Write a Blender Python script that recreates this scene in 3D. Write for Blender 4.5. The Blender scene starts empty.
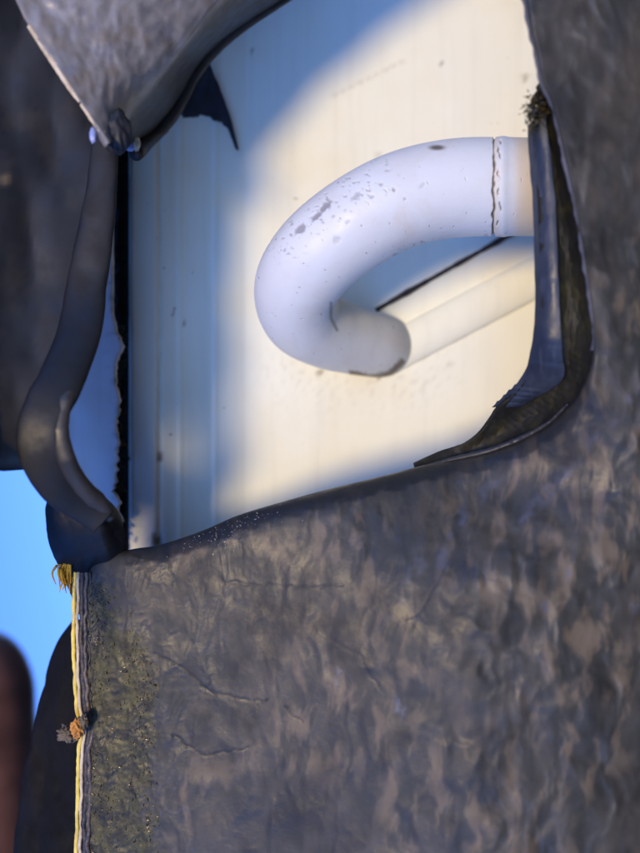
import bpy, math, random
import numpy as np
from mathutils import Matrix, Vector

# ------------------------------------------------------------------ camera, sky, sun, exposure
K = 0.17 / 117.0            # tangent of one photograph pixel
S = 0.001                   # sizes below are millimetres
ROLL = math.radians(100)     # the phone was turned on its side: real "up" is the picture's left
RIG = Matrix.Translation((0, 0, 1.15)) @ Matrix.Rotation(ROLL, 4, 'Y')   # close-up frame -> world
SUN_DIR = Vector((0.45, 1.0, 0.12)).normalized()      # light travel in the close-up frame

scene = bpy.context.scene
COL = scene.collection
cam_d = bpy.data.cameras.new('camera')
cam = bpy.data.objects.new('camera', cam_d)
COL.objects.link(cam)
cam_d.sensor_fit = 'HORIZONTAL'
cam_d.sensor_width = 36.0
cam_d.lens = 36.0 / (640 * K)
cam_d.clip_start = 0.005
cam_d.clip_end = 2000
cam_d.dof.use_dof = True
cam_d.dof.focus_distance = 0.119
cam_d.dof.aperture_fstop = cam_d.lens / 3.1
cam_d.dof.aperture_blades = 0
cam.matrix_world = RIG @ Matrix.Rotation(math.radians(90), 4, 'X')
scene.camera = cam

Lw = (RIG.to_3x3() @ SUN_DIR).normalized()
world = bpy.data.worlds.new('World')
scene.world = world
world.use_nodes = True
wn = world.node_tree
sky = wn.nodes.new('ShaderNodeTexSky')
sky.sky_type = 'NISHITA'
sky.sun_disc = False
sky.sun_elevation = math.asin(max(0.05, -Lw.z))
sky.sun_rotation = math.atan2(-Lw.x, -Lw.y)
sky.air_density = 0.85
sky.dust_density = 0.0
sky.ozone_density = 10.0
bg = wn.nodes['Background']
wn.links.new(sky.outputs[0], bg.inputs[0])
bg.inputs[1].default_value = 0.15

sun_d = bpy.data.lights.new('sun', 'SUN')
sun_d.energy = 1.33
sun_d.angle = math.radians(13)
sun_d.color = (1.0, 0.79, 0.27)
sun = bpy.data.objects.new('sun', sun_d)
COL.objects.link(sun)
sun.matrix_world = Matrix.Translation((0, 0, 3)) @ Lw.to_track_quat('-Z', 'Y').to_matrix().to_4x4()

vs = scene.view_settings
vs.view_transform = 'Standard'
vs.look = 'None'
vs.exposure = 1.32
vs.use_white_balance = True
vs.white_balance_temperature = 5800
vs.white_balance_tint = 35
vs.gamma = 1.0
vs.use_curve_mapping = False
scene.cycles.max_bounces = 8

rng = np.random.default_rng(7)
random.seed(7)

# ------------------------------------------------------------------ helpers: noise
_perm = np.random.default_rng(3).permutation(4096)
_ga = np.random.default_rng(4).random(4096) * 2 * np.pi
_gx, _gy = np.cos(_ga), np.sin(_ga)

def perlin(x, y, seed=0):
    x = np.asarray(x, float); y = np.asarray(y, float)
    xi = np.floor(x).astype(int); yi = np.floor(y).astype(int)
    xf = x - xi; yf = y - yi
    def g(ix, iy, fx, fy):
        h = _perm[(_perm[(ix + seed * 131) & 4095] + iy) & 4095]
        return _gx[h] * fx + _gy[h] * fy
    u = xf ** 3 * (xf * (xf * 6 - 15) + 10)
    v = yf ** 3 * (yf * (yf * 6 - 15) + 10)
    a = g(xi, yi, xf, yf); b = g(xi + 1, yi, xf - 1, yf)
    c = g(xi, yi + 1, xf, yf - 1); d = g(xi + 1, yi + 1, xf - 1, yf - 1)
    return ((a + u * (b - a)) * (1 - v) + (c + u * (d - c)) * v) * 1.5

def fbm(x, y, o=4, seed=0, gain=0.5):
    r = 0; a = 1.0
    for i in range(o):
        r = r + a * perlin(x * 2 ** i + 13.7 * i, y * 2 ** i - 7.3 * i, seed + i)
        a *= gain
    return r

def ridged(x, y, o=3, seed=0):
    r = 0; a = 1.0
    for i in range(o):
        r = r + a * (1 - np.abs(perlin(x * 2 ** i + 3.1 * i, y * 2 ** i, seed + i)) * 2)
        a *= 0.5
    return r

def sstep(a, b, x):
    t = np.clip((np.asarray(x, float) - a) / (b - a), 0, 1)
    return t * t * (3 - 2 * t)

def polydist(px, py, pts):
    """distance (photo pixels) from each point to a polyline"""
    best = np.full(np.shape(px), 1e9)
    for (x0, y0), (x1, y1) in zip(pts[:-1], pts[1:]):
        dx, dy = x1 - x0, y1 - y0
        t = np.clip(((px - x0) * dx + (py - y0) * dy) / (dx * dx + dy * dy), 0, 1)
        best = np.minimum(best, np.hypot(px - x0 - t * dx, py - y0 - t * dy))
    return best

def spline(pts, n):
    """Catmull-Rom through pts (any dimension), n samples evenly by length"""
    p = np.array(pts, float)
    p = np.vstack([2 * p[0] - p[1], p, 2 * p[-1] - p[-2]])
    out = []
    for i in range(1, len(p) - 2):
        t = np.linspace(0, 1, 24, endpoint=False)[:, None]
        a, b, c, d = p[i - 1], p[i], p[i + 1], p[i + 2]
        out.append(0.5 * ((2 * b) + (c - a) * t + (2 * a - 5 * b + 4 * c - d) * t ** 2 + (3 * b - a - 3 * c + d) * t ** 3))
    out = np.vstack(out + [p[-2][None]])
    L = np.r_[0, np.cumsum(np.linalg.norm(np.diff(out[:, :2], axis=0), axis=1) + 1e-9)]
    s = np.linspace(0, L[-1], n)
    return np.stack([np.interp(s, L, out[:, k]) for k in range(out.shape[1])], 1)

def P(px, py, d):
    """photograph pixel at a depth in mm -> point in the close-up frame, metres"""
    px, py, d = np.broadcast_arrays(np.asarray(px, float), np.asarray(py, float), np.asarray(d, float))
    return np.stack([(px - 320) * K * d * S, d * S, (426.5 - py) * K * d * S], -1)

# ------------------------------------------------------------------ helpers: objects
def tag(o, label=None, cat=None, group=None, kind=None):
    if label: o['label'] = label
    if cat: o['category'] = cat
    if group: o['group'] = group
    if kind: o['kind'] = kind
    return o

BASE = {}
def thing(name, label, cat, base, group=None):
    o = bpy.data.objects.new(name, None)
    COL.objects.link(o)
    o.empty_display_size = 0.01
    o.matrix_world = RIG @ Matrix.Translation(tuple(base))
    BASE[o.name] = np.array(base, float)
    return tag(o, label, cat, group)

def mesh(name, verts, faces, material, parent=None, smooth=True, attrs=None, base=None):
    verts = np.asarray(verts, float).reshape(-1, 3)
    if parent is not None:
        b = BASE[parent.name]
    else:
        b = verts.mean(0) if base is None else np.array(base, float)
    me = bpy.data.meshes.new(name)
    me.from_pydata((verts - b).tolist(), [], [tuple(int(i) for i in f) for f in faces])
    me.update()
    if smooth:
        me.polygons.foreach_set('use_smooth', [True] * len(me.polygons))
    for k, v in (attrs or {}).items():
        a = me.attributes.new(k, 'FLOAT', 'POINT')
        a.data.foreach_set('value', np.asarray(v, float).ravel())
    me.materials.append(material)
    o = bpy.data.objects.new(name, me)
    COL.objects.link(o)
    BASE[o.name] = b
    if parent is not None:
        o.parent = parent
    else:
        o.matrix_world = RIG @ Matrix.Translation(tuple(b))
    return o

def gridfaces(nu, nv, wrap_v=False, off=0):
    i, j = np.meshgrid(np.arange(nu - 1), np.arange(nv if wrap_v else nv - 1), indexing='ij')
    j2 = (j + 1) % nv
    f = np.stack([i * nv + j, (i + 1) * nv + j, (i + 1) * nv + j2, i * nv + j2], -1).reshape(-1, 4)
    return f + off

def solid(o, t, offset=-1.0):
    m = o.modifiers.new('thickness', 'SOLIDIFY')
    m.thickness = t; m.offset = offset; m.use_even_offset = False
    return o

def sweep(path, radius, nseg=20, squash=(1, 1), noise=0.0, nscale=1.0, seed=0, cap=True, up=(0, 1, 0)):
    """tube round a path of 3-D points, metres"""
    path = np.asarray(path, float); n = len(path)
    radius = np.broadcast_to(np.asarray(radius, float), (n,))
    tg = np.gradient(path, axis=0); tg /= np.linalg.norm(tg, axis=1, keepdims=True)
    a = np.cross(tg, np.array(up, float)); a /= np.linalg.norm(a, axis=1, keepdims=True) + 1e-12
    b = np.cross(tg, a)
    th = np.linspace(0, 2 * np.pi, nseg, endpoint=False)
    r = radius[:, None] * np.ones(nseg)[None]
    if noise:
        L = np.r_[0, np.cumsum(np.linalg.norm(np.diff(path, axis=0), axis=1))] / radius.mean()
        nz = fbm(L[:, None] * nscale + 0 * th, 3 * np.cos(th)[None] * nscale * .4 + 0 * L[:, None], 3, seed) \
            + fbm(L[:, None] * nscale + 0 * th + 31, 3 * np.sin(th)[None] * nscale * .4 + 0 * L[:, None], 3, seed + 5)
        r = r * (1 + noise * nz)
    v = path[:, None] + a[:, None] * (np.cos(th) * squash[0])[None, :, None] * r[..., None] \
        + b[:, None] * (np.sin(th) * squash[1])[None, :, None] * r[..., None]
    f = [tuple(q) for q in gridfaces(n, nseg, True)]
    v = v.reshape(-1, 3)
    if cap:
        v = np.vstack([v, path[0], path[-1]])
        c0, c1 = len(v) - 2, len(v) - 1
        for j in range(nseg):
            f.append((c0, j, (j + 1) % nseg))
            f.append((c1, (n - 1) * nseg + (j + 1) % nseg, (n - 1) * nseg + j))
    return v, f

# ------------------------------------------------------------------ materials
def nodes(name):
    m = bpy.data.materials.new(name)
    m.use_nodes = True
    nt = m.node_tree
    return m, nt, nt.nodes['Principled BSDF']

def nnoise(nt, scale, detail=4, rough=0.55, dist=0.0, vec=None):
    n = nt.nodes.new('ShaderNodeTexNoise')
    n.inputs['Scale'].default_value = scale
    n.inputs['Detail'].default_value = detail
    n.inputs['Roughness'].default_value = rough
    n.inputs['Distortion'].default_value = dist
    if vec is None:
        tc = nt.nodes.new('ShaderNodeTexCoord'); vec = tc.outputs['Object']
    nt.links.new(vec, n.inputs['Vector'])
    return n.outputs['Fac']

def nmap(nt, fac, lo, hi, a=0.0, b=1.0):
    n = nt.nodes.new('ShaderNodeMapRange')
    n.interpolation_type = 'SMOOTHSTEP'
    for k, v in zip(('From Min', 'From Max', 'To Min', 'To Max'), (lo, hi, a, b)):
        n.inputs[k].default_value = v
    nt.links.new(fac, n.inputs['Value'])
    return n.outputs['Result']

def nmix(nt, fac, c1, c2):
    n = nt.nodes.new('ShaderNodeMix'); n.data_type = 'RGBA'
    for sock, v in ((n.inputs[0], fac), (n.inputs[6], c1), (n.inputs[7], c2)):
        if isinstance(v, bpy.types.NodeSocket): nt.links.new(v, sock)
        elif isinstance(v, (int, float)): sock.default_value = v
        else: sock.default_value = (*v, 1)
    return n.outputs[2]

def nmath(nt, op, a, b=0.0):
    n = nt.nodes.new('ShaderNodeMath'); n.operation = op
    for sock, v in ((n.inputs[0], a), (n.inputs[1], b)):
        if isinstance(v, bpy.types.NodeSocket): nt.links.new(v, sock)
        else: sock.default_value = v
    return n.outputs[0]

def nattr(nt, name):
    n = nt.nodes.new('ShaderNodeAttribute'); n.attribute_name = name
    return n.outputs['Fac']

def nbump(nt, bsdf, h, dist, strength=1.0, prev=None):
    n = nt.nodes.new('ShaderNodeBump')
    n.inputs['Distance'].default_value = dist
    n.inputs['Strength'].default_value = strength
    nt.links.new(h, n.inputs['Height'])
    if prev is not None: nt.links.new(prev, n.inputs['Normal'])
    nt.links.new(n.outputs[0], bsdf.inputs['Normal'])
    return n.outputs[0]

def put(nt, sock, v):
    if isinstance(v, bpy.types.NodeSocket): nt.links.new(v, sock)
    else: sock.default_value = v

# aged cream paint of the housing
def mat_paint(name, base, stain, rough=0.42):
    m, nt, b = nodes(name)
    col = nmix(nt, nmap(nt, nnoise(nt, 45, 4), 0.42, 0.72), base, tuple(c * k for c, k in zip(base, (0.97, 0.93, 0.86))))
    tc = nt.nodes.new('ShaderNodeTexCoord'); mp = nt.nodes.new('ShaderNodeMapping')
    mp.inputs['Scale'].default_value = (1, 1, 0.05); nt.links.new(tc.outputs['Object'], mp.inputs['Vector'])
    col = nmix(nt, nmap(nt, nnoise(nt, 420, 4, 0.6, 0, mp.outputs[0]), 0.45, 0.75, 0, 0.2), col, tuple(c * 0.72 for c in base))
    speck = nmap(nt, nnoise(nt, 520, 2, 0.5), 0.735, 0.77)
    patch = nmap(nt, nnoise(nt, 60, 3), 0.46, 0.60)
    col = nmix(nt, nmath(nt, 'MULTIPLY', nmath(nt, 'MULTIPLY', speck, patch), 0.75), col, stain)
    col = nmix(nt, nattr(nt, 'grime'), col, stain)
    put(nt, b.inputs['Base Color'], col)
    put(nt, b.inputs['Roughness'], nmap(nt, nnoise(nt, 130, 3), 0.3, 0.7, rough - 0.06, rough + 0.14))
    b.inputs['Specular IOR Level'].default_value = 0.4
    nbump(nt, b, nnoise(nt, 380, 4, 0.6), 0.00012, 0.5)
    return m
M_PAINT = mat_paint('cream_paint', (0.80, 0.81, 0.675), (0.16, 0.10, 0.05))
M_PAINT2 = mat_paint('pale_paint', (0.74, 0.73, 0.70), (0.10, 0.09, 0.06))

# white ring paint with chips and grime
m, nt, b = nodes('ring_paint')
col = nmix(nt, nmap(nt, nnoise(nt, 90, 4), 0.4, 0.7), (0.60, 0.615, 0.585), (0.57, 0.575, 0.535))
col = nmix(nt, nmap(nt, nnoise(nt, 70, 6, 0.65, 0.8), 0.5, 0.72, 0, 0.5), col, (0.56, 0.50, 0.42))
col = nmix(nt, nattr(nt, 'yellow'), col, (0.62, 0.50, 0.28))
col = nmix(nt, nmath(nt, 'MULTIPLY', nmap(nt, nnoise(nt, 900, 2), 0.70, 0.74), nmap(nt, nnoise(nt, 110, 2), 0.5, 0.62)), col, (0.15, 0.12, 0.09))
col = nmix(nt, nattr(nt, 'chip'), col, (0.27, 0.26, 0.25))
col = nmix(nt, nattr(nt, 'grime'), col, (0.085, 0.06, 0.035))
put(nt, b.inputs['Base Color'], col)
put(nt, b.inputs['Roughness'], nmap(nt, nnoise(nt, 200, 3), 0.3, 0.7, 0.42, 0.58))
nbump(nt, b, nnoise(nt, 420, 4, 0.6), 0.00015, 0.5)
M_RING = m

# dark weathered vinyl of the cover
def mat_vinyl(name, c1, c2, rough=0.42, spec=0.4, bump=0.00025, scale=420, streak=True):
    m, nt, b = nodes(name)
    tc = nt.nodes.new('ShaderNodeTexCoord')
    mp = nt.nodes.new('ShaderNodeMapping')
    mp.inputs['Scale'].default_value = (1, 1, 0.42)
    nt.links.new(tc.outputs['Object'], mp.inputs['Vector'])
    n1 = nnoise(nt, 130, 5, 0.6, 0.6, mp.outputs[0])
    col = nmix(nt, nmap(nt, n1, 0.42, 0.66), c1, c2)
    col = nmix(nt, nmap(nt, nnoise(nt, 330, 4, 0.65), 0.50, 0.8, 0, 0.55), col, tuple(c * 0.45 for c in c1))
    mud = nattr(nt, 'mud')
    col = nmix(nt, mud, col, (0.135, 0.104, 0.066))
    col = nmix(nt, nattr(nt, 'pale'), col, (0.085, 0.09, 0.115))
    mossc = nmix(nt, nmap(nt, nnoise(nt, 330, 6, 0.75), 0.38, 0.64), (0.010, 0.0095, 0.004), (0.062, 0.056, 0.012))
    col = nmix(nt, nattr(nt, 'moss'), col, mossc)
    col = nmix(nt, nattr(nt, 'crack'), col, (0.006, 0.006, 0.006))  # near-black mix: cracks, dark patches, lip band and fold band
    put(nt, b.inputs['Base Color'], col)
    r = nmath(nt, 'SUBTRACT', nmap(nt, nnoise(nt, 240, 4, 0.6), 0.3, 0.75, rough - 0.08, rough + 0.18), nmath(nt, 'MULTIPLY', nattr(nt, 'moss'), 0.04))
    put(nt, b.inputs['Roughness'], r)
    b.inputs['Specular IOR Level'].default_value = spec
    h = nmath(nt, 'ADD', nnoise(nt, scale, 5, 0.62), nmath(nt, 'MULTIPLY', nnoise(nt, scale * 3.7, 3, 0.6), 0.35))
    nbump(nt, b, h, bump, 0.8)
    return m
M_COVER = mat_vinyl('dark_vinyl', (0.032, 0.0325, 0.0285), (0.058, 0.0520, 0.0400), 0.48, 0.34, 0.00010)
M_FLAP = mat_vinyl('smooth_dark_vinyl', (0.0190, 0.0215, 0.0265), (0.0220, 0.0230, 0.0265), 0.55, 0.25, 0.00002)
M_HEM = mat_vinyl('dark_hem', (0.0060, 0.0066, 0.0082), (0.0085, 0.0085, 0.0092), 0.5, 0.3, 0.00004)
M_TOP = mat_vinyl('grey_vinyl', (0.16, 0.152, 0.147), (0.24, 0.225, 0.215), 0.42, 0.45, 0.00008)
M_LIP = mat_vinyl('brown_grey_lip', (0.020, 0.019, 0.019), (0.029, 0.026, 0.024), 0.45, 0.4, 0.0001)
M_BLACK = mat_vinyl('black_rubber', (0.005, 0.005, 0.005), (0.009, 0.008, 0.007), 0.75, 0.12, 0.0003)
M_TONGUE = mat_vinyl('blue_grey_film', (0.018, 0.023, 0.034), (0.030, 0.037, 0.052), 0.42, 0.4, 0.0001)
M_MOSSY = mat_vinyl('mossy_lining', (0.010, 0.010, 0.008), (0.018, 0.017, 0.010), 0.6, 0.2, 0.0001)
M_CUT = mat_vinyl('cut_edge_grey', (0.11, 0.11, 0.115), (0.17, 0.165, 0.16), 0.6, 0.3, 0.0003)

def mat_simple(name, c1, c2, scale=300, rough=0.6, spec=0.4, bump=0.0002, sss=0.0, trans=0.0):
    m, nt, b = nodes(name)
    put(nt, b.inputs['Base Color'], nmix(nt, nmap(nt, nnoise(nt, scale, 4, 0.6), 0.36, 0.66), c1, c2))
    b.inputs['Roughness'].default_value = rough
    b.inputs['Specular IOR Level'].default_value = spec
    b.inputs['Transmission Weight'].default_value = trans
    if bump: nbump(nt, b, nnoise(nt, scale * 1.7, 4, 0.6), bump, 0.8)
    return m
M_YELLOW = mat_simple('yellow_film', (0.85, 0.66, 0.07), (0.60, 0.44, 0.04), 400, 0.25, 0.5, 0.0001, trans=0.1)
M_FIBRE = mat_simple('yellow_fibre', (0.85, 0.46, 0.03), (0.60, 0.30, 0.02), 500, 0.6, 0.3, 0)
M_CREAM = mat_simple('cream_core', (0.62, 0.52, 0.36), (0.42, 0.33, 0.20), 500, 0.5)
M_DARK = mat_simple('dark_layer', (0.014, 0.012, 0.011), (0.05, 0.035, 0.025), 600, 0.45)
M_BEAD = mat_simple('brown_bead', (0.085, 0.062, 0.045), (0.03, 0.022, 0.018), 500, 0.4, 0.5, 0.0002)
M_SPARKLE = mat_simple('pale_sparkle', (0.45, 0.44, 0.42), (0.25, 0.24, 0.22), 500, 0.3, 0.6, 0)
M_CRUMB = mat_simple('grey_grit', (0.17, 0.145, 0.11), (0.07, 0.055, 0.04), 700, 0.9, 0.2, 0.0005)
M_ORANGE = mat_simple('orange_grit', (0.62, 0.30, 0.08), (0.45, 0.20, 0.05), 700, 0.9, 0.2, 0.0005)
M_BROWN = mat_simple('brown_wood', (0.14, 0.058, 0.040), (0.07, 0.030, 0.022), 60, 0.4, 0.5)
M_MOSS = mat_simple('moss_flecks', (0.075, 0.058, 0.018), (0.020, 0.016, 0.008), 500, 0.3, 0.5, 0)
M_SOIL = mat_simple('soil_crust', (0.020, 0.018, 0.012), (0.05, 0.05, 0.02), 400, 0.9, 0.2, 0.0006)
M_GLINT = mat_simple('glint_blue', (0.28, 0.34, 0.60), (0.20, 0.25, 0.48), 300, 0.18, 0.6, 0.0001)
M_GROUND = mat_simple('bare_ground', (0.06, 0.055, 0.045), (0.04, 0.037, 0.032), 0.8, 0.95, 0.2, 0.02)

# ------------------------------------------------------------------ ground (seen only in reflections)
g = bpy.data.meshes.new('ground')
R = 600.0
g.from_pydata([(-R, -R, 0), (R, -R, 0), (R, R, 0), (-R, R, 0)], [], [(0, 1, 2, 3)])
g.materials.append(M_GROUND)
go = bpy.data.objects.new('ground', g); COL.objects.link(go)
tag(go, kind='structure')

# ------------------------------------------------------------------ painted metal housing behind the hole
# its cross-section runs flange -> side wall -> rounded bend -> back wall; every corner is a line up the picture
def housing_depth_line(x):      # (px at mid height, depth) of the folded sheet
    return x
FOLD = [(129, 143.5), (132, 142.3), (154, 142.2), (157, 142.4), (159, 143.5), (161, 142.9), (164, 142.9), (177, 143.8), (180, 143.7), (183, 144.2), (212, 146.3), (215, 146.2), (218, 146.6), (245, 148.4),
        (300, 149.8), (360, 150.8), (420, 151.8), (480, 152.8), (560, 154.2), (700, 157.0)]
fold = np.array(FOLD, float)
fx = np.r_[np.linspace(129, 300, 150), np.linspace(303, 700, 110)]
def smooth_interp(x):
    a = np.interp(x, fold[:, 0], fold[:, 1])
    for k in (1.0, 1.5):
        a = a * 0.5 + 0.25 * (np.interp(x - k, fold[:, 0], fold[:, 1]) + np.interp(x + k, fold[:, 0], fold[:, 1]))
    return a
fd = smooth_interp(fx)
fold3 = P(fx, 426.5, fd)                       # horizontal section at the optical axis, z = 0
zz = np.linspace(-0.040, 0.135, 180)
V = np.repeat(fold3[:, None, :], len(zz), 1)
V[:, :, 2] = zz[None]
V[:, :, 1] += (fbm(V[:, :, 0] * 60, V[:, :, 2] * 45, 3, 11) * 0.00010)
def wall_point(px, py, proud=0.0):
    """where a photograph pixel meets the folded sheet (sheet is a vertical extrusion)"""
    d = smooth_interp(np.asarray(px, float)) - proud
    return P(px, py, d)
wpx = 320 + V[:, :, 0] / (K * V[:, :, 1]); wpy = 426.5 - V[:, :, 2] / (K * V[:, :, 1])
grime = np.zeros(wpx.shape)
nz = fbm(wpx / 5, wpy / 5, 3, 21)
grime = np.maximum(grime, 0.55 * sstep(2.2 + nz, 0.5, polydist(wpx, wpy, [(330, 97), (365, 80), (405, 60)])) * 0.35)
for (cx, cy, r, k) in [(320, 373, 4, .7), (379, 376, 5, .8), (441, 63, 3, .6), (378, 155, 4, .3), (184, 322, 3, .7), (160, 457, 5, .9), (156, 540, 8, .9),
                       (152, 130, 5, .4), (252, 52, 3, .7), (175, 60, 5, .4), (525, 78, 5, .5), (450, 365, 2.5, .5), (505, 300, 3, .4)]:
    grime = np.maximum(grime, k * sstep(r * (1 + .5 * nz), r * .3, np.hypot(wpx - cx, (wpy - cy) * .8)))
grime = np.maximum(grime, 0.16 * sstep(0.1, 0.7, nz) * sstep(60, 5, polydist(wpx, wpy, [(300, 372), (420, 372)])))
grime = np.maximum(grime, 0.10 * sstep(3, 0.5, np.abs(wpx - 159)) * sstep(-.3, .6, fbm(wpx / 9, wpy / 14, 3, 5)))
housing = thing('metal_housing', 'cream painted sheet metal wall with folded side, seen through the hole in the dark cover', 'metal panel',
                P(300, 520, 150))
o = mesh('wall_sheet', V, gridfaces(len(fx), len(zz)), M_PAINT, housing, attrs={'grime': grime})
solid(o, 0.0012, -1.0)
# neighbouring painted sheet left of the joint
lx = np.linspace(-6, 115, 50)
LV = P(lx, 426.5, 138.5 + 0 * lx)
LV = np.repeat(LV[:, None], 240, 1); LV[:, :, 2] = np.linspace(-0.0196, 0.125, 240)[None]
lo_px = 320 + LV[:, :, 0] / (K * LV[:, :, 1]); lo_py = 426.5 - LV[:, :, 2] / (K * LV[:, :, 1])
lz = LV[:, :, 2]
edge_cut = sstep(-0.004, -0.024, lz)      # lower left corner is cut away, sky shows there
LV[:, :, 0] = LV[:, :, 0] * (1 - 0) + np.clip((np.linspace(1, 0, 50)[:, None]) * 0.0145 * sstep(0.0135, -0.002, lz), 0, None)
rag = sstep(104, 115, lo_px) * (K * .1385) * (8 * sstep(310, 350, lo_py) * (.8 + 0.9 * fbm(lo_py / 37, lo_py / 53 + .37, 5, 77, .62)) - 1)
LV[:, :, 0] += rag
LV[:, :, 1] += fbm(LV[:, :, 0] * 70, LV[:, :, 2] * 60, 3, 4) * 0.0004
o = mesh('side_sheet', LV, gridfaces(50, 240), M_PAINT2, housing,
         attrs={'grime': 0.6 * sstep(110, 122, lo_px + 8 * fbm(lo_px / 10, lo_py / 10, 3, 8))})
solid(o, 0.0012, 1.0)
# dark joint strip between the sheets, with crusted soil
jp = spline([(121, -40, 140.5), (121, 160, 140.5), (121, 330, 140.5), (121.5, 450, 140.5), (122, 560, 140.5)], 160)
o = mesh('joint_seal', *sweep(P(jp[:, 0], jp[:, 1], jp[:, 2] + 1.5), 0.00105 - 0.0004 * sstep(310, 350, jp[:, 1]), 14, (1, 1), 0.5, 0.9, 3), M_BLACK, housing)
jb = P(np.array([96, 112, 134.])[:, None] + np.zeros((1, 40)), np.linspace(-60, 575, 40)[None] + np.zeros((3, 1)), 147.5)
solid(mesh('joint_backing', jb, gridfaces(3, 40), M_BLACK, housing), 0.001)
# raised bead beside the ring foot
b0, b1 = np.array([384, 357.]), np.array([640, 222.])
tt = np.linspace(0, 1, 90)
bx = b0[0] + (b1[0] - b0[0]) * tt; by = b0[1] + (b1[1] - b0[1]) * tt
dirn = np.array([b1[0] - b0[0], b1[1] - b0[1]]); dirn /= np.linalg.norm(dirn); nrm = np.array([-dirn[1], dirn[0]])
cr = np.linspace(-1, 1, 24)
BXp = bx[:, None] + nrm[0] * cr[None] * 21.0; BYp = by[:, None] + nrm[1] * cr[None] * 21.0
prof = 2.4 * np.sqrt(np.clip(1 - cr ** 2, 0, 1)) - 0.35
endtaper = sstep(0, 0.03, tt)
bead_d = smooth_interp(BXp) - prof[None] * endtaper[:, None]
o = mesh('raised_bead', P(BXp, BYp, bead_d), gridfaces(90, 24), M_PAINT, housing,
         attrs={'grime': np.clip(0.8 * (sstep(0.90, 1.0, cr)[None] * (0.6 + 0.8 * fbm(BXp / 12, BYp / 12, 2, 3))) , 0, 1)})
# dark sealant line along the upper side of the bead
sx = np.linspace(0, 1, 80)
slx = 376 + (640 - 376) * sx; sly = 310 + (161 - 310) * sx
o = mesh('sealant_line', *sweep(wall_point(slx, sly, 0.25), 0.00042 * (1 + .5 * fbm(sx * 14, sx * 3, 3, 9)) + 0.0001, 8), M_DARK, housing)

lx2 = np.linspace(0, 1, 90)
mesh('bead_line', *sweep(wall_point(416 + (640 - 416) * lx2, 358 + (241 - 358) * lx2, 0.22), 0.00016 * (1 + .7 * fbm(lx2 * 22, lx2 * 3, 3, 19)) + 0.00004, 8), M_SOIL, housing)
# moss and soil specks caught along the joint
vv, ff = [], []
for k in range(420):
    py = random.uniform(325, 545); px = 121.5 + random.gauss(-1.5, 2.4) + 2.5 * math.sin(py / 17.0)
    r = abs(random.gauss(0, 0.0004)) + 0.0002
    c = P(px, py, 139.2 + random.random() * 1.5)
    i0 = len(vv)
    q = [Vector((random.gauss(0, 1), random.gauss(0, 1), random.gauss(0, 1))).normalized() * r for _ in range(4)]
    vv += [tuple(c + np.array(w)) for w in q]
    ff += [(i0, i0 + 1, i0 + 2), (i0, i0 + 2, i0 + 3), (i0, i0 + 3, i0 + 1), (i0 + 1, i0 + 3, i0 + 2)]
o = mesh('soil_crust', vv, ff, M_SOIL, housing, False); tag(o, kind='stuff')

# ------------------------------------------------------------------ the ring
rp = spline([(600, 196, 128), (560, 189, 121), (500, 187.5, 118.5), (445, 190, 118), (395, 203, 118.4), (350, 228, 120), (315, 258, 123),
             (297, 288, 128), (302, 316, 134.5), (326, 332, 140.5), (352, 340, 145.5), (374, 345, 150), (389, 348, 156)], 1000)
r3 = P(rp[:, 0], rp[:, 1], rp[:, 2])
segL = np.r_[0, np.cumsum(np.linalg.norm(np.diff(r3, axis=0), axis=1))] * 1000
rad = np.full(len(r3), 8.05)
rad = rad * (1 - 0.15 * sstep(55, 110, segL))
NS = 220
v, f = sweep(r3, rad * S, NS, (1, 1), 0.004, 0.5, 2)
nring = len(r3) * NS
vr = v[:nring].reshape(len(r3), NS, 3)
vpx = 320 + vr[..., 0] / (K * vr[..., 1]); vpy = 426.5 - vr[..., 2] / (K * vr[..., 1])
nz = fbm(vpx / 4, vpy / 4, 3, 41)
# crack: a jagged groove round the bar
crack_c = 494 + 1.8 * fbm(vpy / 19, vpy / 37 + .4, 3, 6)
dcr = np.abs(vpx - crack_c)
groove = sstep(1.4 + 1.3 * fbm(vpy / 9, vpy / 23 + .3, 2, 8), 0.2, dcr) * (vpy < 300)
groove = np.maximum(groove, .8 * sstep(1.0, .2, np.abs(vpx - crack_c - 5 - 3 * fbm(vpy / 11, vpy / 17 + .2, 2, 12))) * sstep(.05, .25, fbm(vpy / 13, vpy / 31 + .7, 2, 14)) * (vpy < 300))
cen = r3[:, None, :]
out = (vr - cen); out /= np.linalg.norm(out, axis=2, keepdims=True)
chip = np.zeros(vpx.shape)
for (cx, cy, rx, ry, k) in [(325, 206, 9, 3.5, 1), (316, 216, 7, 3, 1), (300, 229, 7, 4.5, .9), (356, 196, 6, 3, .6), (372, 196, 3, 2, .6), (348, 222, 3, 2, .4),
                            (394, 190, 2, 2, .8), (381, 184, 2, 2, .7), (337, 240, 4, 4, .35), (284, 250, 2, 2, .6), (405, 199, 2, 1.6, .6), (423, 185, 5, 2, .3)]:
    ca, sa = math.cos(.75), math.sin(.75)
    ux = (vpx - cx) * ca - (vpy - cy) * sa; uy = (vpx - cx) * sa + (vpy - cy) * ca
    chip = np.maximum(chip, k * sstep(1.25 + .7 * nz, .55, np.hypot(ux / rx, uy / ry)))
band = sstep(26, 6, polydist(vpx, vpy, [(285, 245), (330, 203), (380, 178)]))
chip = np.maximum(chip, band * sstep(0.50, 0.72, fbm(vpx / 6, vpy / 4, 3, 77)) * .7)
hgt = -0.00045 * groove - 0.00022 * chip + 0.00018 * np.exp(-((vpx - 503) / 5.0) ** 2) * (vpy < 300)
vr = vr + out * hgt[..., None]
v[:nring] = vr.reshape(-1, 3)
gr = np.maximum(groove, 0.9 * sstep(4, 1, np.hypot((vpx - 437) / 3, vpy - 147.5)) * (vpy < 160))
under = sstep(7, 1, polydist(vpx, vpy, [(390, 257), (430, 245), (500, 238)]) + 3 * nz)
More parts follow.
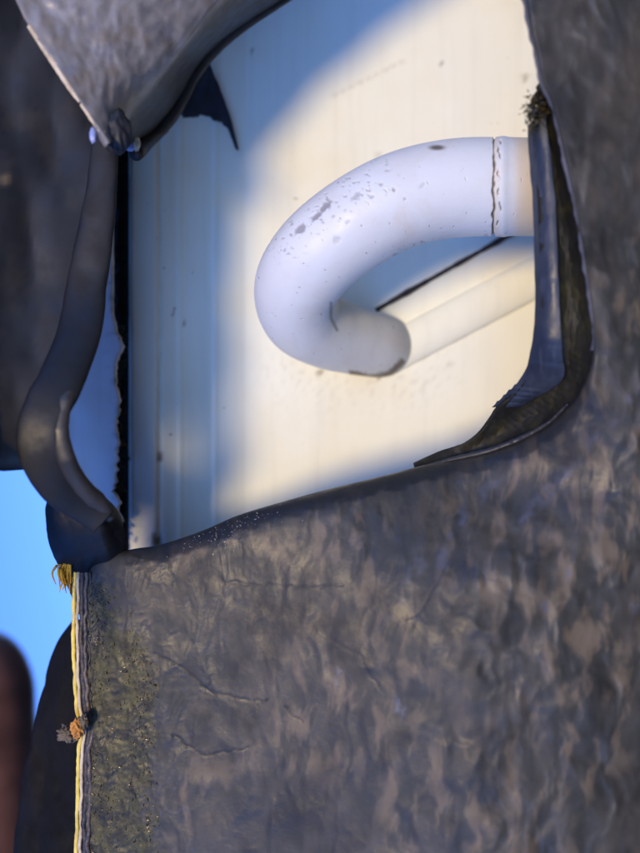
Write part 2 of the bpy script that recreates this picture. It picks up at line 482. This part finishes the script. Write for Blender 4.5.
gr = np.maximum(gr, .35 * under * sstep(0, .5, fbm(vpx / 8, vpy / 5, 3, 55)))
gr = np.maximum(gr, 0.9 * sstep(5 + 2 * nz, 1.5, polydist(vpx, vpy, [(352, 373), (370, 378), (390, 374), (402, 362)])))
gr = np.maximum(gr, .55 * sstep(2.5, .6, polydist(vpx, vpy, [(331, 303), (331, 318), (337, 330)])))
yl = np.maximum(sstep(508, 522, vpx + 2 * nz) * .55 * (vpy < 300), 0.35 * sstep(6, 1, np.abs(vpx - 496)) * (vpy < 300))
pad = lambda a: np.r_[a.ravel(), 0, 0]
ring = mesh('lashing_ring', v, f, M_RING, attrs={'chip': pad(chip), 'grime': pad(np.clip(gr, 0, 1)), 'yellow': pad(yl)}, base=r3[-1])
tag(ring, 'white painted bent steel ring with chipped paint and a crack, welded to the cream wall', 'metal ring')

# ------------------------------------------------------------------ the main cover sheet (below and right of the hole)
NSG, NT = 760, 330
Ept = [(84, 580), (96, 562), (112, 554), (135, 549), (160, 545), (200, 532), (240, 515), (290, 500), (330, 489), (380, 477), (430, 464), (480, 455), (520, 441),
       (555, 419), (580, 392), (592, 360), (593, 320), (586, 270), (576, 210), (564, 155), (552, 105), (541, 80), (535, 50), (528, 20), (520, -40), (516, -90)]
E = spline(Ept, NSG)
ll = np.r_[0, np.cumsum(np.hypot(*np.diff(E, axis=0).T))]
ic = np.argmin(np.hypot(E[:, 0] - 588, E[:, 1] - 375))
lc, lT = ll[ic], ll[-1]
O = np.zeros_like(E)
a = np.clip(ll / lc, 0, 1); bq = np.clip((ll - lc) / (lT - lc), 0, 1)
O[:, 0] = np.where(ll < lc, 88 + (760 - 88) * a, 760)
O[:, 1] = np.where(ll < lc, 960, 960 - (960 + 110) * bq)
w = np.linspace(0, 1, NT) ** 1.25
QX = E[:, None, 0] * (1 - w) + O[:, None, 0] * w
QY = E[:, None, 1] * (1 - w) + O[:, None, 1] * w
# left border bends to the hem line
hem_x = lambda y: 83 + 0.012 * (y - 580) + 1.6 * np.sin(y / 37.0) + 4.0 * np.exp(-((y - 730) / 14.0) ** 2)
lf = np.exp(-(QX - (84 + 4 * w)) / 14.0)
QX = QX + np.clip(lf, 0, 1) * (hem_x(QY) - (84 + 4 * w)) * (QY > 582)
m_edge = np.hypot(QX - E[:, None, 0], QY - E[:, None, 1])

def cover_depth(x, y):
    d = 118.0 - 0.030 * (x - 80) - 5.5 * sstep(200, 500, x) + 0.00012 * np.clip(x - 430, 0, None) ** 2
    d = d + 0.006 * (y - 600) + 12.0 * np.exp(-((x - 470) / 140.0) ** 2 - ((y - 465) / 80.0) ** 2)
    return d

def cover_height(x, y):
    """relief towards the camera, mm"""
    wx = x + 10 * fbm(x / 55, y / 70, 2, 31); wy = y + 14 * fbm(x / 60 + 9, y / 60, 2, 33)
    drape = ridged(wx / 34, wy / 74, 2, 35) - 0.8
    fine = fbm(wx / 13, wy / 26, 3, 37)
    right = sstep(330, 520, x)
    h = 0.17 * drape * (1 - 0.2 * right) + 0.045 * fine * (1 - .6 * right)
    h = h + right * 0.6 * fbm(wx / 95, wy / 80, 2, 39) + 0.22 * right * fbm(wx / 34, wy / 30, 2, 43)
    crk = sstep(250, 120, x) * 0.75 + sstep(620, 545, y) * sstep(330, 160, x)
    h = h + 0.085 * np.clip(crk, 0, 1) * ridged(wx / 7.0, wy / 15, 3, 45)
    moss = moss_mask(x, y)
    h = h + moss * (0.06 * fbm(x / 4, y / 5, 3, 47, .65) + 0.08 * fbm(x / 16, y / 22, 2, 48) + 0.06)
    return h, moss

def moss_mask(x, y):
    lim = 96 + 52 * sstep(575, 680, y) + 16 * fbm(x / 26, y / 30, 3, 51) + 9 * fbm(x / 6, y / 6, 2, 53)
    return sstep(14, -8, x - lim) * sstep(578, 590, y)

CRACKS = [[(155, 655), (172, 662), (190, 672), (200, 683), (215, 694), (240, 699), (268, 700)], [(285, 705), (293, 716), (304, 723)],
          [(137, 738), (155, 733)], [(173, 734), (188, 747), (205, 755), (222, 753), (250, 748)], [(226, 583), (262, 585), (300, 587), (345, 585)],
          [(205, 690), (212, 676)], [(262, 700), (258, 712)], [(395, 625), (420, 612), (450, 560)], [(330, 640), (360, 655), (380, 690)]]
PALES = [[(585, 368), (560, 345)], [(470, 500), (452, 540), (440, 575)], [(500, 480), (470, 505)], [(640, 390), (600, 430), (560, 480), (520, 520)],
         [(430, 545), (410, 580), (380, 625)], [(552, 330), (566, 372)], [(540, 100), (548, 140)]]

H, MOSS = cover_height(QX, QY)
crack = np.zeros(QX.shape)
warpx = QX + 2.2 * fbm(QX / 11, QY / 11, 2, 61); warpy = QY + 2.2 * fbm(QX / 11 + 5, QY / 11, 2, 63)
for k, c in enumerate(CRACKS):
    dd = polydist(warpx, warpy, c)
    wdt = (1.3, 1.2, 1.1, 1.3, 2.2, 1.0, 1.0, 2.2, 2.0)[k]
    crack = np.maximum(crack, sstep(wdt, 0.3, dd) * (0.9, .9, .7, .9, .55, .6, .6, .35, .35)[k])
    H = H + 0.0 * dd
H = H - 0.14 * crack
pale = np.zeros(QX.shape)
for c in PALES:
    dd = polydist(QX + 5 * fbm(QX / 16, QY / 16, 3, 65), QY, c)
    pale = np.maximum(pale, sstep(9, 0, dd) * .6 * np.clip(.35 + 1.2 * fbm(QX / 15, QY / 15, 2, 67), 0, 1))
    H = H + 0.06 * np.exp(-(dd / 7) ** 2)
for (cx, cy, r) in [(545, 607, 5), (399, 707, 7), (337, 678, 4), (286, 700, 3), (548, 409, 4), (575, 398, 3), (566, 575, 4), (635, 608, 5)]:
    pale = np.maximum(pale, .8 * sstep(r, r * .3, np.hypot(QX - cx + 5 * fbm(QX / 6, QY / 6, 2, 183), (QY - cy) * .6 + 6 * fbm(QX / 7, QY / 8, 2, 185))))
wx = QX + 8 * fbm(QX / 40, QY / 60, 2, 71)
mud = sstep(-0.15, 0.75, fbm(wx / 18, QY / 44, 4, 73, .55)) * 0.80 * sstep(120, 190, QX) * sstep(-0.35, 0.3, fbm(QX / 160, QY / 150, 2, 79) + 0.12)
mud = mud * (1 - 0.8 * sstep(340, 200, QY) * 1.0)
craze = sstep(1.30, 1.62, ridged((QX + 5 * fbm(QX / 17, QY / 17, 2, 171)) / 17, QY / 30, 3, 173)) * sstep(330, 150, QX) * sstep(120, 150, QX)
pale = np.maximum(pale, craze * .55 * np.clip(.4 + fbm(QX / 50, QY / 50, 2, 175), 0, 1))
H = H + 0.05 * craze
# rolled lip along the hole
bottomness = sstep(40, -60, ll - lc)[:, None]
w0 = 8 + 20 * bottomness
rr = (1.0 + 3.2 * bottomness) * (0.2 + 0.8 * sstep(100, 170, E[:, :1]))
q = np.clip((w0 - m_edge) / w0, 0, 1)
roll = rr * (1 - np.sqrt(np.clip(1 - q ** 2, 0, 1)))
dark = .5 * sstep(.0, .6, fbm(wx / 75, QY / 95, 3, 191, .55)) * sstep(140, 260, QX)
crack = np.maximum(crack, dark)
lip_dark = sstep(.30, .55, q + .16 * fbm(QX / 22, QY / 12, 3, 181)) * bottomness * sstep(100, 140, QX)  # darkens the rolled lip towards the edge of the hole
crack = np.maximum(crack, .78 * lip_dark)  # crack value also carries the dark band of the lip
D = cover_depth(QX, QY) - H * (1 - 0.8 * q ** 3) + roll
VC = P(QX, QY, D)
# rows that turn the sheet's thickness away from the camera behind its edge
nE = np.stack([-np.gradient(E[:, 1]), np.gradient(E[:, 0])], 1); nE /= np.linalg.norm(nE, axis=1, keepdims=True)
d0 = D[:, 0]
back = []
for (off, dp) in [(3.0, 4.6), (1.0, 3.6), (-0.2, 2.0), (-0.3, 0.8)]:
    back.append(P(E[:, 0] + nE[:, 0] * off, E[:, 1] + nE[:, 1] * off, d0 + dp * (0.45 + 0.55 * bottomness[:, 0])))
nb = len(back)
VA = np.concatenate([np.stack(back, 1), VC], 1)
ext = lambda a: np.concatenate([np.repeat(a[:, :1], nb, 1), a], 1)
cover = thing('tarpaulin_cover', 'large wrinkled dark vinyl cover sheet with mossy left hem, below and right of the hole', 'cover', P(300, 900, 112))
sheet = mesh('cover_sheet', VA, gridfaces(NSG, NT + nb)[:, ::-1], M_COVER, cover,
             attrs={'mud': ext(np.clip(mud, 0, 1)), 'moss': ext(MOSS), 'crack': ext(crack), 'pale': ext(np.clip(pale, 0, 1))})
# back face so that the sheet has body from behind
step = 8
QXb, QYb = QX[::step, ::step], QY[::step, ::step]
o = mesh('sheet_backing', P(QXb, QYb, cover_depth(QXb, QYb) + 2.2 + roll[::step, ::step]), gridfaces(*QXb.shape), M_BLACK, cover)

# pale cut edge of the sheet along the right side of the hole
sel = np.where((E[:, 1] < 345) & (ll > lc))[0]
sel = np.r_[np.arange(sel[0] - 4, sel[-1] + 1)]
ce = E[sel]; cn = nE[sel]; cd = d0[sel]
rowsv = []
cwid = 3.6 * (0.75 + 0.5 * fbm(ll[sel] / 20, ll[sel] / 45 + .3, 2, 83))
for k, (o1, dp) in enumerate([(1.5, -0.15), (0.0, 0.0), (-0.55, 0.3), (-1.0, 1.1), (-0.6, 1.6)]):
    rowsv.append(P(ce[:, 0] + cn[:, 0] * o1 * (cwid if o1 < 0 else 1), ce[:, 1] + cn[:, 1] * o1 * (cwid if o1 < 0 else 1), cd + dp - 0.12))
mesh('cut_edge', np.stack(rowsv, 1), gridfaces(len(sel), 5)[:, ::-1], M_CUT, cover)
# pale ridge along the lower right corner of the lip
rs = spline([(415, 470, 0), (450, 461, 0), (485, 453, 0), (520, 440, 0), (548, 424, 0), (568, 405, 0)], 90)
rdp = np.array([D[np.argmin(np.hypot(E[:, 0] - x, E[:, 1] - y)), 0] for x, y in rs[:, :2]])
mesh('lip_ridge', *sweep(P(rs[:, 0], rs[:, 1] - 1, rdp - 0.3), 0.00042 * np.sin(np.linspace(0.15, 2.95, 90)) + 0.0001, 10, (1, 1), .1, .4, 5), M_LIP, cover)

# inner lining that shows inside the right side and the lower right corner of the hole
Lf = spline([(531, 98), (533, 120), (535, 160), (538, 210), (540, 260), (540, 310), (535, 350), (523, 380), (497, 406), (490, 416), (478, 432), (462, 444), (440, 455), (415, 467)], 220)
Rt = spline([(546, 78), (556, 105), (566, 150), (577, 200), (589, 270), (597, 320), (597, 355), (589, 388), (570, 410), (555, 425), (525, 442), (492, 456), (455, 464), (415, 471)], 220)
uu = np.linspace(0, 1, 60)
IX = Lf[:, None, 0] * (1 - uu) + Rt[:, None, 0] * uu
IY = Lf[:, None, 1] * (1 - uu) + Rt[:, None, 1] * uu
vy = np.linspace(0, 1, 220)[:, None]
edge_d = np.array([D[np.argmin(np.hypot(E[:, 0] - x, E[:, 1] - y)), 0] for x, y in Rt])[:, None]
ID = edge_d + 2.6 + 3.2 * np.sin(np.pi * uu)[None] * sstep(1.0, 0.7, vy) + 1.6 * (1 - uu)[None] ** 3 - .22 * fbm(IX / 14, IY / 24, 3, 91)
lining = mesh('inner_lining', P(IX, IY, ID), gridfaces(220, 60)[:, ::-1], M_MOSSY, cover,
              attrs={'moss': sstep(-.1, .6, fbm(IX / 14, IY / 20, 3, 93)) * .35})
solid(lining, 0.0008, -1)
# glossy blue-grey tongue curling in front of the lining
TL = spline([(531, 125), (532, 150), (536, 200), (537.5, 260), (538, 310), (533, 350), (520, 380), (494, 407)], 160)
TR = spline([(545, 116), (549, 150), (554, 200), (557, 260), (559, 310), (562, 350), (561, 378), (520, 404)], 160)
u2 = np.linspace(0, 1, 40)
TX = TL[:, None, 0] * (1 - u2) + TR[:, None, 0] * u2 + 0.8 * fbm(np.linspace(0, 9, 160)[:, None] + 0 * u2, u2[None] * 2 + np.zeros((160, 1)), 2, 97)
TY = TL[:, None, 1] * (1 - u2) + TR[:, None, 1] * u2
te = np.array([D[np.argmin(np.hypot(E[:, 0] - x, E[:, 1] - y)), 0] for x, y in TR])[:, None]
TD = te + 3.2 - 0.7 * np.sin(np.pi * np.clip(u2, 0, 1))[None] + 2.6 * (1 - u2[None]) - .05 * fbm(TX / 9, TY / 40, 2, 99)
tongue = mesh('curled_tongue', P(TX, TY, TD), gridfaces(160, 40)[:, ::-1], M_TONGUE, cover,
              attrs={'moss': np.clip(sstep(150, 112, TY) * (.8 + .6 * fbm(TX / 5, TY / 5, 2, 3)), 0, 1), 'pale': .25 * sstep(.2, .9, fbm(TX / 6, TY / 30, 3, 15))})
solid(tongue, 0.0006, -1)

def flecks(name, pts, sizes, material, parent, flat=0.35):
    vv, ff = [], []
    for c, r in zip(pts, sizes):
        i0 = len(vv)
        ax = Vector((random.gauss(0, 1), random.gauss(0, .6), random.gauss(0, 1))).normalized()
        bx_ = ax.orthogonal().normalized(); cx_ = ax.cross(bx_)
        l = r * random.uniform(.7, 1.9); wd = r * random.uniform(.3, .7)
        for q in (ax * l, bx_ * wd, -ax * l * .6, -bx_ * wd, cx_ * wd * flat * 2):
            vv.append(tuple(np.array(c) + np.array(q)))
        ff += [(i0, i0 + 1, i0 + 4), (i0 + 1, i0 + 2, i0 + 4), (i0 + 2, i0 + 3, i0 + 4), (i0 + 3, i0, i0 + 4), (i0, i0 + 3, i0 + 2, i0 + 1)]
    o = mesh(name, vv, ff, material, parent, False)
    return tag(o, kind='stuff')
# moss over the hem zone
pts, szs = [], []
while len(pts) < 1500:
    x = random.uniform(86, 162); y = random.uniform(575, 905)
    if moss_mask(np.array(x), np.array(y)) * (0.5 + 0.5 * float(fbm(np.array(x / 15), np.array(y / 28), 2, 57) > .0) - .62 * math.exp(-((x - 122) / 16.0) ** 2)) < random.random() * 1.02: continue
    h = float(cover_height(np.array(x), np.array(y))[0])
    pts.append(P(x, y, float(cover_depth(x, y)) - h - 0.05)); szs.append(0.00006 + abs(random.gauss(0, 0.00013)))
flecks('moss', pts, szs, M_MOSS, cover)
# moss tuft at the top of the tongue
pts = [P(random.gauss(536, 5), random.gauss(112, 8), 101.5 + random.gauss(0, 1.0)) for _ in range(420)]
flecks('moss_tuft', pts, [0.0002 + abs(random.gauss(0, 0.0002)) for _ in pts], M_MOSS, cover)
# pale flecks along the lip at the left, sun sparkle put into their colour
pts, szs = [], []
for _ in range(150):
    x = abs(random.gauss(0, 26)) * random.choice((-1, 1)) + 228; 
    if x < 130: continue
    k = np.argmin(np.abs(E[:360, 0] - x)); y = E[k, 1] + abs(random.gauss(10, 11))
    kk = np.argmin(np.abs(QY[k] - y))
    pts.append(P(x, y, D[k, kk] - 0.1)); szs.append(0.00005 + abs(random.gauss(0, 0.00008)))
flecks('grit', pts, szs, M_SPARKLE, cover)  # flecks painted pale to imitate sparkle, not dirt

# layered hem along the cover's left edge
hy = np.linspace(572, 930, 300)
wob = 1.6 * np.sin(hy / 37.0) + 4.0 * np.exp(-((hy - 730) / 14.0) ** 2) + 0.012 * (hy - 580)
hd = 118.5 + 0.006 * (hy - 600)
def hem_layer(name, off, wid, dd, material, amp, seed, thick=0.45):
    x = 83 + wob + off + amp * fbm(hy / 19, hy / 43 + .37, 3, seed)
    return mesh(name, *sweep(P(x, hy, hd + dd), wid * K * 118 * S * (1 + .18 * fbm(hy / 13, hy / 29 + .4, 2, seed + 1)), 12, (1, .55), 0.05, .4, seed), material, cover)
hem_layer('outer_film', -8.4, 2.1, 0.5, M_YELLOW, 0.7, 101)
hem_layer('fabric_core', -5.0, 1.6, 0.0, M_CREAM, 0.8, 103)
hem_layer('dark_core', -0.6, 2.6, -0.7, M_DARK, 1.2, 105)
hem_layer('rubber_bead', 3.2, 2.3, -0.9, M_BEAD, 2.0, 107)
hem_layer('inner_seam', 7.2, 1.5, -0.8, M_DARK, 2.4, 109)
# frayed yellow fibres at the top of the hem
vv, ff, off = [], [], 0
for k in range(26):
    x0 = random.uniform(57, 71); y0 = random.uniform(558, 574)
    pth = spline([(x0, y0), (x0 + random.gauss(0, 1.5), y0 + 8), (x0 + random.gauss(.5, 2.5), y0 + random.uniform(14, 24))], 10)
    v_, f_ = sweep(P(pth[:, 0], pth[:, 1], 118.5 + random.gauss(0, .5) + 0 * pth[:, 0]), np.linspace(0.00026, 0.00008, 10), 6)
    vv.append(v_); ff += [tuple(i + off for i in q) for q in f_]; off += len(v_)
o = mesh('frayed_fibres', np.vstack(vv), ff, M_FIBRE, cover); tag(o, kind='stuff')

# crumb stuck on the hem
def lump(c, r, seed, squash=(1, 1, 1), amp=0.30, n=28):
    th = np.linspace(0, np.pi, n); ph = np.linspace(0, 2 * np.pi, 2 * n, endpoint=False)
    T, F = np.meshgrid(th, ph, indexing='ij')
    d = np.stack([np.sin(T) * np.cos(F), np.sin(T) * np.sin(F), np.cos(T)], -1)
    k = 1 + amp * fbm(d[..., 0] * 2.2 + 3, d[..., 1] * 2.2 + d[..., 2] * 2.5, 4, seed, .62)
    return c + d * k[..., None] * r * np.array(squash), gridfaces(n, 2 * n, True)
crumb = thing('dirt_crumb', 'grey and orange crumb of grit stuck on the yellow hem of the cover', 'grit', P(75, 735, 117))
v_, f_ = lump(P(69, 733, 117.2), 0.00165, 5, (1.15, .9, .8)); mesh('grey_lump', v_, f_, M_CRUMB, crumb)
v_, f_ = lump(P(78, 728, 116.2), 0.0014, 9, (.85, .8, 1.15)); mesh('orange_lump', v_, f_, M_ORANGE, crumb)
v_, f_ = lump(P(84, 722, 116.2), 0.0010, 13, (.9, .8, 1.2)); mesh('dark_lump', v_, f_, M_CRUMB, crumb)

# black fold of the cover behind the hem
by_ = np.linspace(0, 1, 90)
Bl = spline([(80, 622), (62, 646), (52, 675), (43, 715), (33, 758), (24, 810), (12, 940)], 90)
bu = np.linspace(0, 1, 30)
BX = Bl[:, None, 0] * (1 - bu) + 128 * bu; BY = Bl[:, None, 1] + 0 * bu
BD = 134 - 9 * np.sin(np.pi * np.clip(bu, 0, 1) * .5)[None] + 1.0 * fbm(BX / 25, BY / 60, 3, 121)
o = mesh('folded_cover', P(BX, BY, BD), gridfaces(90, 30)[:, ::-1], M_BLACK, base=P(60, 930, 130))
solid(o, 0.0015, -1)
tag(o, 'black folded sheet behind the yellow hem at the lower left', 'cover')

# ------------------------------------------------------------------ left flap with rolled hem
flap = thing('side_flap', 'smooth dark vinyl flap with a rolled hem, left of the hole', 'flap', P(30, 470, 106))
HC = spline([(112, 110), (108, 160), (104, 205), (97, 250), (90, 290), (82, 335), (66, 378), (52, 405), (43, 430), (46, 458), (60, 483), (84, 503), (108, 522)], 260)
fl_u = np.linspace(0, 1, 90)
HH = spline([(118, -130), (116, -60), (114, 20), (112, 80)] + [(112, 110), (108, 160), (104, 205), (97, 250), (90, 290), (80, 335), (60, 378), (42, 405), (30, 432), (26, 452), (24, 466)], 200)
FX = HH[:, None, 0] * (1 - fl_u) - 500 * fl_u
fu = np.clip((HH[:, None, 0] - FX) / (HH[:, None, 0] + 300), 0, 1)
FY = HH[:, None, 1] + 0 * fl_u + (8 * np.sin(fl_u * 5) * sstep(380, 466, HH[:, 1])[:, None])
FY = FY + 275 * sstep(-14, -34, FX) * sstep(360, 466, HH[:, 1])[:, None]  # unseen drop of the flap, added to keep sun off the wall
fe = np.interp(HH[:, 1], [110, 300, 360, 400, 430, 466], [114.5, 113, 108, 105, 104.5, 104.5])
fe = np.convolve(np.pad(fe, 15, 'edge'), np.ones(31) / 31, 'valid')
FD = fe[:, None] + 1.3 - 12.0 * np.sin(fu * np.pi * .6) ** 2.0 - 10 * fu + 1.3 * fbm(FX / 60, FY / 130, 2, 131) + 0.05 * fbm(FX / 15, FY / 30, 3, 133)
FD = FD + 3.5 * sstep(430, 466, HH[:, 1])[:, None] ** 2 * sstep(-40, 0, FX) + 2.5 * sstep(260, 90, FY)
sun_block = sstep(-8, -30, FX) * sstep(360, 466, HH[:, 1])[:, None]
FD = FD * (1 - sun_block) + np.maximum(72.0, 96.0 + 0.135 * (FX + 24)) * sun_block  # unseen part bent towards the camera to block the sun's path
o = mesh('flap_sheet', P(FX, FY, FD), gridfaces(200, 90), M_FLAP, flap,
         attrs={'mud': .10 * sstep(.1, .6, fbm(FX / 30, FY / 50, 3, 135)) + .12 * sstep(340, 430, FY) * sstep(70, 0, FX) + sstep(8, 2, np.hypot(FX - 3, FY - 183))})
solid(o, 0.0014, -1)
hr = np.interp(HC[:, 1], [110, 250, 330, 400, 450, 500, 522], [1.5, 2.6, 3.0, 3.0, 2.8, 2.6, 1.8])
hD = np.interp(HC[:, 1], [110, 300, 360, 400, 430, 460, 490, 522], [112, 111.5, 106.5, 103.5, 103, 103.5, 106.5, 110.5])
hD = np.convolve(np.pad(hD, 20, 'edge'), np.ones(41) / 41, 'valid'); hr = np.convolve(np.pad(hr, 20, 'edge'), np.ones(41) / 41, 'valid')
mesh('rolled_hem', *sweep(P(HC[:, 0] - 4, HC[:, 1], hD), hr * S, 26, (1.2, .24), .04, .3, 7), M_HEM, flap)
IL = spline([(111, 150), (111, 200), (105, 245), (99, 290), (92, 335), (77, 378), (66, 405), (62, 430), (69, 460), (84, 486), (102, 504), (113, 520)], 220)
ir = np.interp(IL[:, 1], [150, 220, 330, 420, 500, 520], [.5, .75, .8, 1.35, 1.5, .7])
mesh('inner_lip', *sweep(P(IL[:, 0] - 2, IL[:, 1], np.interp(IL[:, 1], [110, 300, 360, 400, 430, 460, 490, 522], [112, 112, 107, 104, 103.5, 104, 107, 111])), ir * S, 20, (1, .5), .03, .5, 9), M_LIP, flap)
# folded corner tab where the flap meets the cover
cl = spline([(54, 498), (51, 513), (53, 538), (64, 566), (76, 592), (84, 612)], 70)
crr = spline([(96, 498), (113, 515), (121, 538), (123, 560), (116, 592), (108, 612)], 70)
cu = np.linspace(0, 1, 40)
CX = cl[:, None, 0] * (1 - cu) + crr[:, None, 0] * cu; CY = cl[:, None, 1] * (1 - cu) + crr[:, None, 1] * cu
CD = 118.6 - 5.0 * sstep(575, 515, CY) - 0.8 * np.sin(np.pi * cu)[None] ** .7 + 1.4 * (cu[None] > .75) * (cu[None] - .75) * 8 + .25 * fbm(CX / 16, CY / 22, 3, 141) + 6 * sstep(543, 588, CY)
o = mesh('corner_tab', P(CX, CY, CD), gridfaces(70, 40)[:, ::-1], M_HEM, flap, attrs={'moss': .3 * sstep(560, 590, CY)})
solid(o, 0.0012, -1)

# ------------------------------------------------------------------ top flap
top = thing('corner_flap', 'pointed grey vinyl flap with folded dark rim and pale yellow edge, above the hole', 'flap', P(125, 150, 105))
TLc = spline([(-150, -320), (-30, -90), (2, -30), (18, 5), (30, 28), (56, 64), (82, 103), (98, 126), (110, 142)], 150)
TFc = spline([(640, -320), (330, -100), (258, -35), (216, 0), (190, 35), (165, 66), (142, 94), (128, 112), (118, 140)], 150)
TRc = spline([(760, -320), (430, -100), (340, -35), (288, -2), (250, 22), (222, 42), (198, 68), (172, 112), (134, 156)], 150)
ta = np.linspace(0, 1, 70); tb = np.linspace(0, 1, 34)[1:]
AX = TLc[:, None, 0] * (1 - ta) + TFc[:, None, 0] * ta; AY = TLc[:, None, 1] * (1 - ta) + TFc[:, None, 1] * ta
BX2 = TFc[:, None, 0] * (1 - tb) + TRc[:, None, 0] * tb; BY2 = TFc[:, None, 1] * (1 - tb) + TRc[:, None, 1] * tb
GX = np.concatenate([AX, BX2], 1); GY = np.concatenate([AY, BY2], 1)
dA = 104 + 8 * ta[None] - 1.2 * np.sin(np.pi * ta)[None] + 0 * AX
dB = 112 + 26 * tb[None] ** 1.4 + 0 * BX2
GD = np.concatenate([dA, dB], 1)
isA = np.concatenate([np.ones(70), sstep(.25, 0, tb)])[None]
GD = GD - isA * (.22 * ridged(GX / 26, GY / 36, 2, 151) + .10 * fbm(GX / 11, GY / 14, 2, 153)) - .25 * fbm(GX / 30, GY / 30, 2, 155)
o = mesh('flap_sheet', P(GX, GY, GD), gridfaces(150, GX.shape[1]), M_TOP, top,
         attrs={'mud': .45 * isA * sstep(.05, .6, fbm(GX / 20, GY / 24, 3, 157) + .3 * sstep(90, 40, GX - GY * .3)),
                'crack': (1 - isA) * .88 + 0 * GX, 'pale': isA * .5 * sstep(.2, .7, fbm(GX / 16, GY / 20, 3, 159))})  # the crack value only darkens the fold band, no cracks there
solid(o, 0.0012, -1)
WL = spline([(170, 100), (178, 112), (192, 116), (208, 116), (224, 128), (237, 148)], 40); WR = spline([(205, 54), (219, 88), (230, 118), (238, 150)], 40)  # dark strip that paints in the soft shadow wedge under the flap
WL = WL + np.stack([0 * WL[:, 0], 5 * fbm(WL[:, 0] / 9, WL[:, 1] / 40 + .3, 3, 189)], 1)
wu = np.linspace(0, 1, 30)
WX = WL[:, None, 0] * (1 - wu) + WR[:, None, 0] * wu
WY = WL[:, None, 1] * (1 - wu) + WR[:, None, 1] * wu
wo = mesh('shadow_strip', P(WX, WY, smooth_interp(WX) - 1.4 - 2.0 * np.linspace(1, 0, 40)[:, None] + .2 * fbm(WX / 14, WY / 20, 2, 187)), gridfaces(40, 30)[:, ::-1], M_TONGUE, top)
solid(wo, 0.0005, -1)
rim = spline([(760, -320, 137.5), (430, -100, 137.5), (340, -35, 137.5), (288, -2, 137.7), (250, 22, 137.9), (222, 43, 138.1), (198, 70, 138.1), (174, 113, 137.7), (150, 140, 135.5), (136, 154, 124)], 150)
rt = np.linspace(0, 1, 150)
mesh('rim', *sweep(P(rim[:, 0], rim[:, 1], rim[:, 2] - .6), (0.5 + .75 * sstep(.6, .95, rt)) * S, 16, (1, 1), .06, .4, 11), M_LIP, top)
ey = spline([(29, 26), (42, 45), (56, 66), (70, 88), (80, 102)], 70)
o = mesh('yellow_edge', *sweep(P(ey[:, 0], ey[:, 1], 104.2 + 0 * ey[:, 0]), 0.00050 * (np.sin(np.linspace(.5, 2.9, 70)) ** .5), 12, (1, .8), .08, .5, 13), M_CREAM, top)
ey = spline([(82, 104), (90, 116), (99, 128), (104, 134)], 40)
mesh('yellow_edge', *sweep(P(ey[:, 0], ey[:, 1], 104.4 + 0 * ey[:, 0]), 0.00040, 12, (1, .8), .08, .5, 14), M_CREAM, top)
v_, f_ = lump(P(93, 135, 105), 0.0013, 17, (.40, .3, .95), .12); mesh('sky_glint', v_, f_, M_GLINT, top)  # blue lumps with the sky's reflection painted into their colour
v_, f_ = lump(P(130, 146, 111.0), 0.0011, 19, (.8, .5, .75), .12); mesh('sky_glint', v_, f_, M_GLINT, top)
v_, f_ = lump(P(137, 144, 110.6), 0.0010, 21, (.5, .5, 1.0)); mesh('film_edge', v_, f_, M_CREAM, top)
v_, f_ = lump(P(117, 132, 107.4), 0.0027, 23, (.85, .7, 1.25), .12); mesh('knotted_tip', v_, f_, M_FLAP, top)

# ------------------------------------------------------------------ blurred brown post far left
pp = spline([(-17, 630, 260), (-17, 652, 260), (-16, 700, 260), (-13, 800, 260), (-12, 1000, 260), (-10, 1250, 260)], 120)
pt = np.linspace(0, 1, 120)
prad = 49 * K * 260 * S * np.sqrt(np.clip(1 - np.clip(1 - pt / .12, 0, 1) ** 2, 0.002, 1)) 
o = mesh('wooden_post', *sweep(P(pp[:, 0], pp[:, 1], pp[:, 2]), prad, 32, (1, 1), .02, .4, 15), M_BROWN, base=P(-10, 1250, 260))
tag(o, 'dark brown rounded post out of focus against the blue sky', 'post')
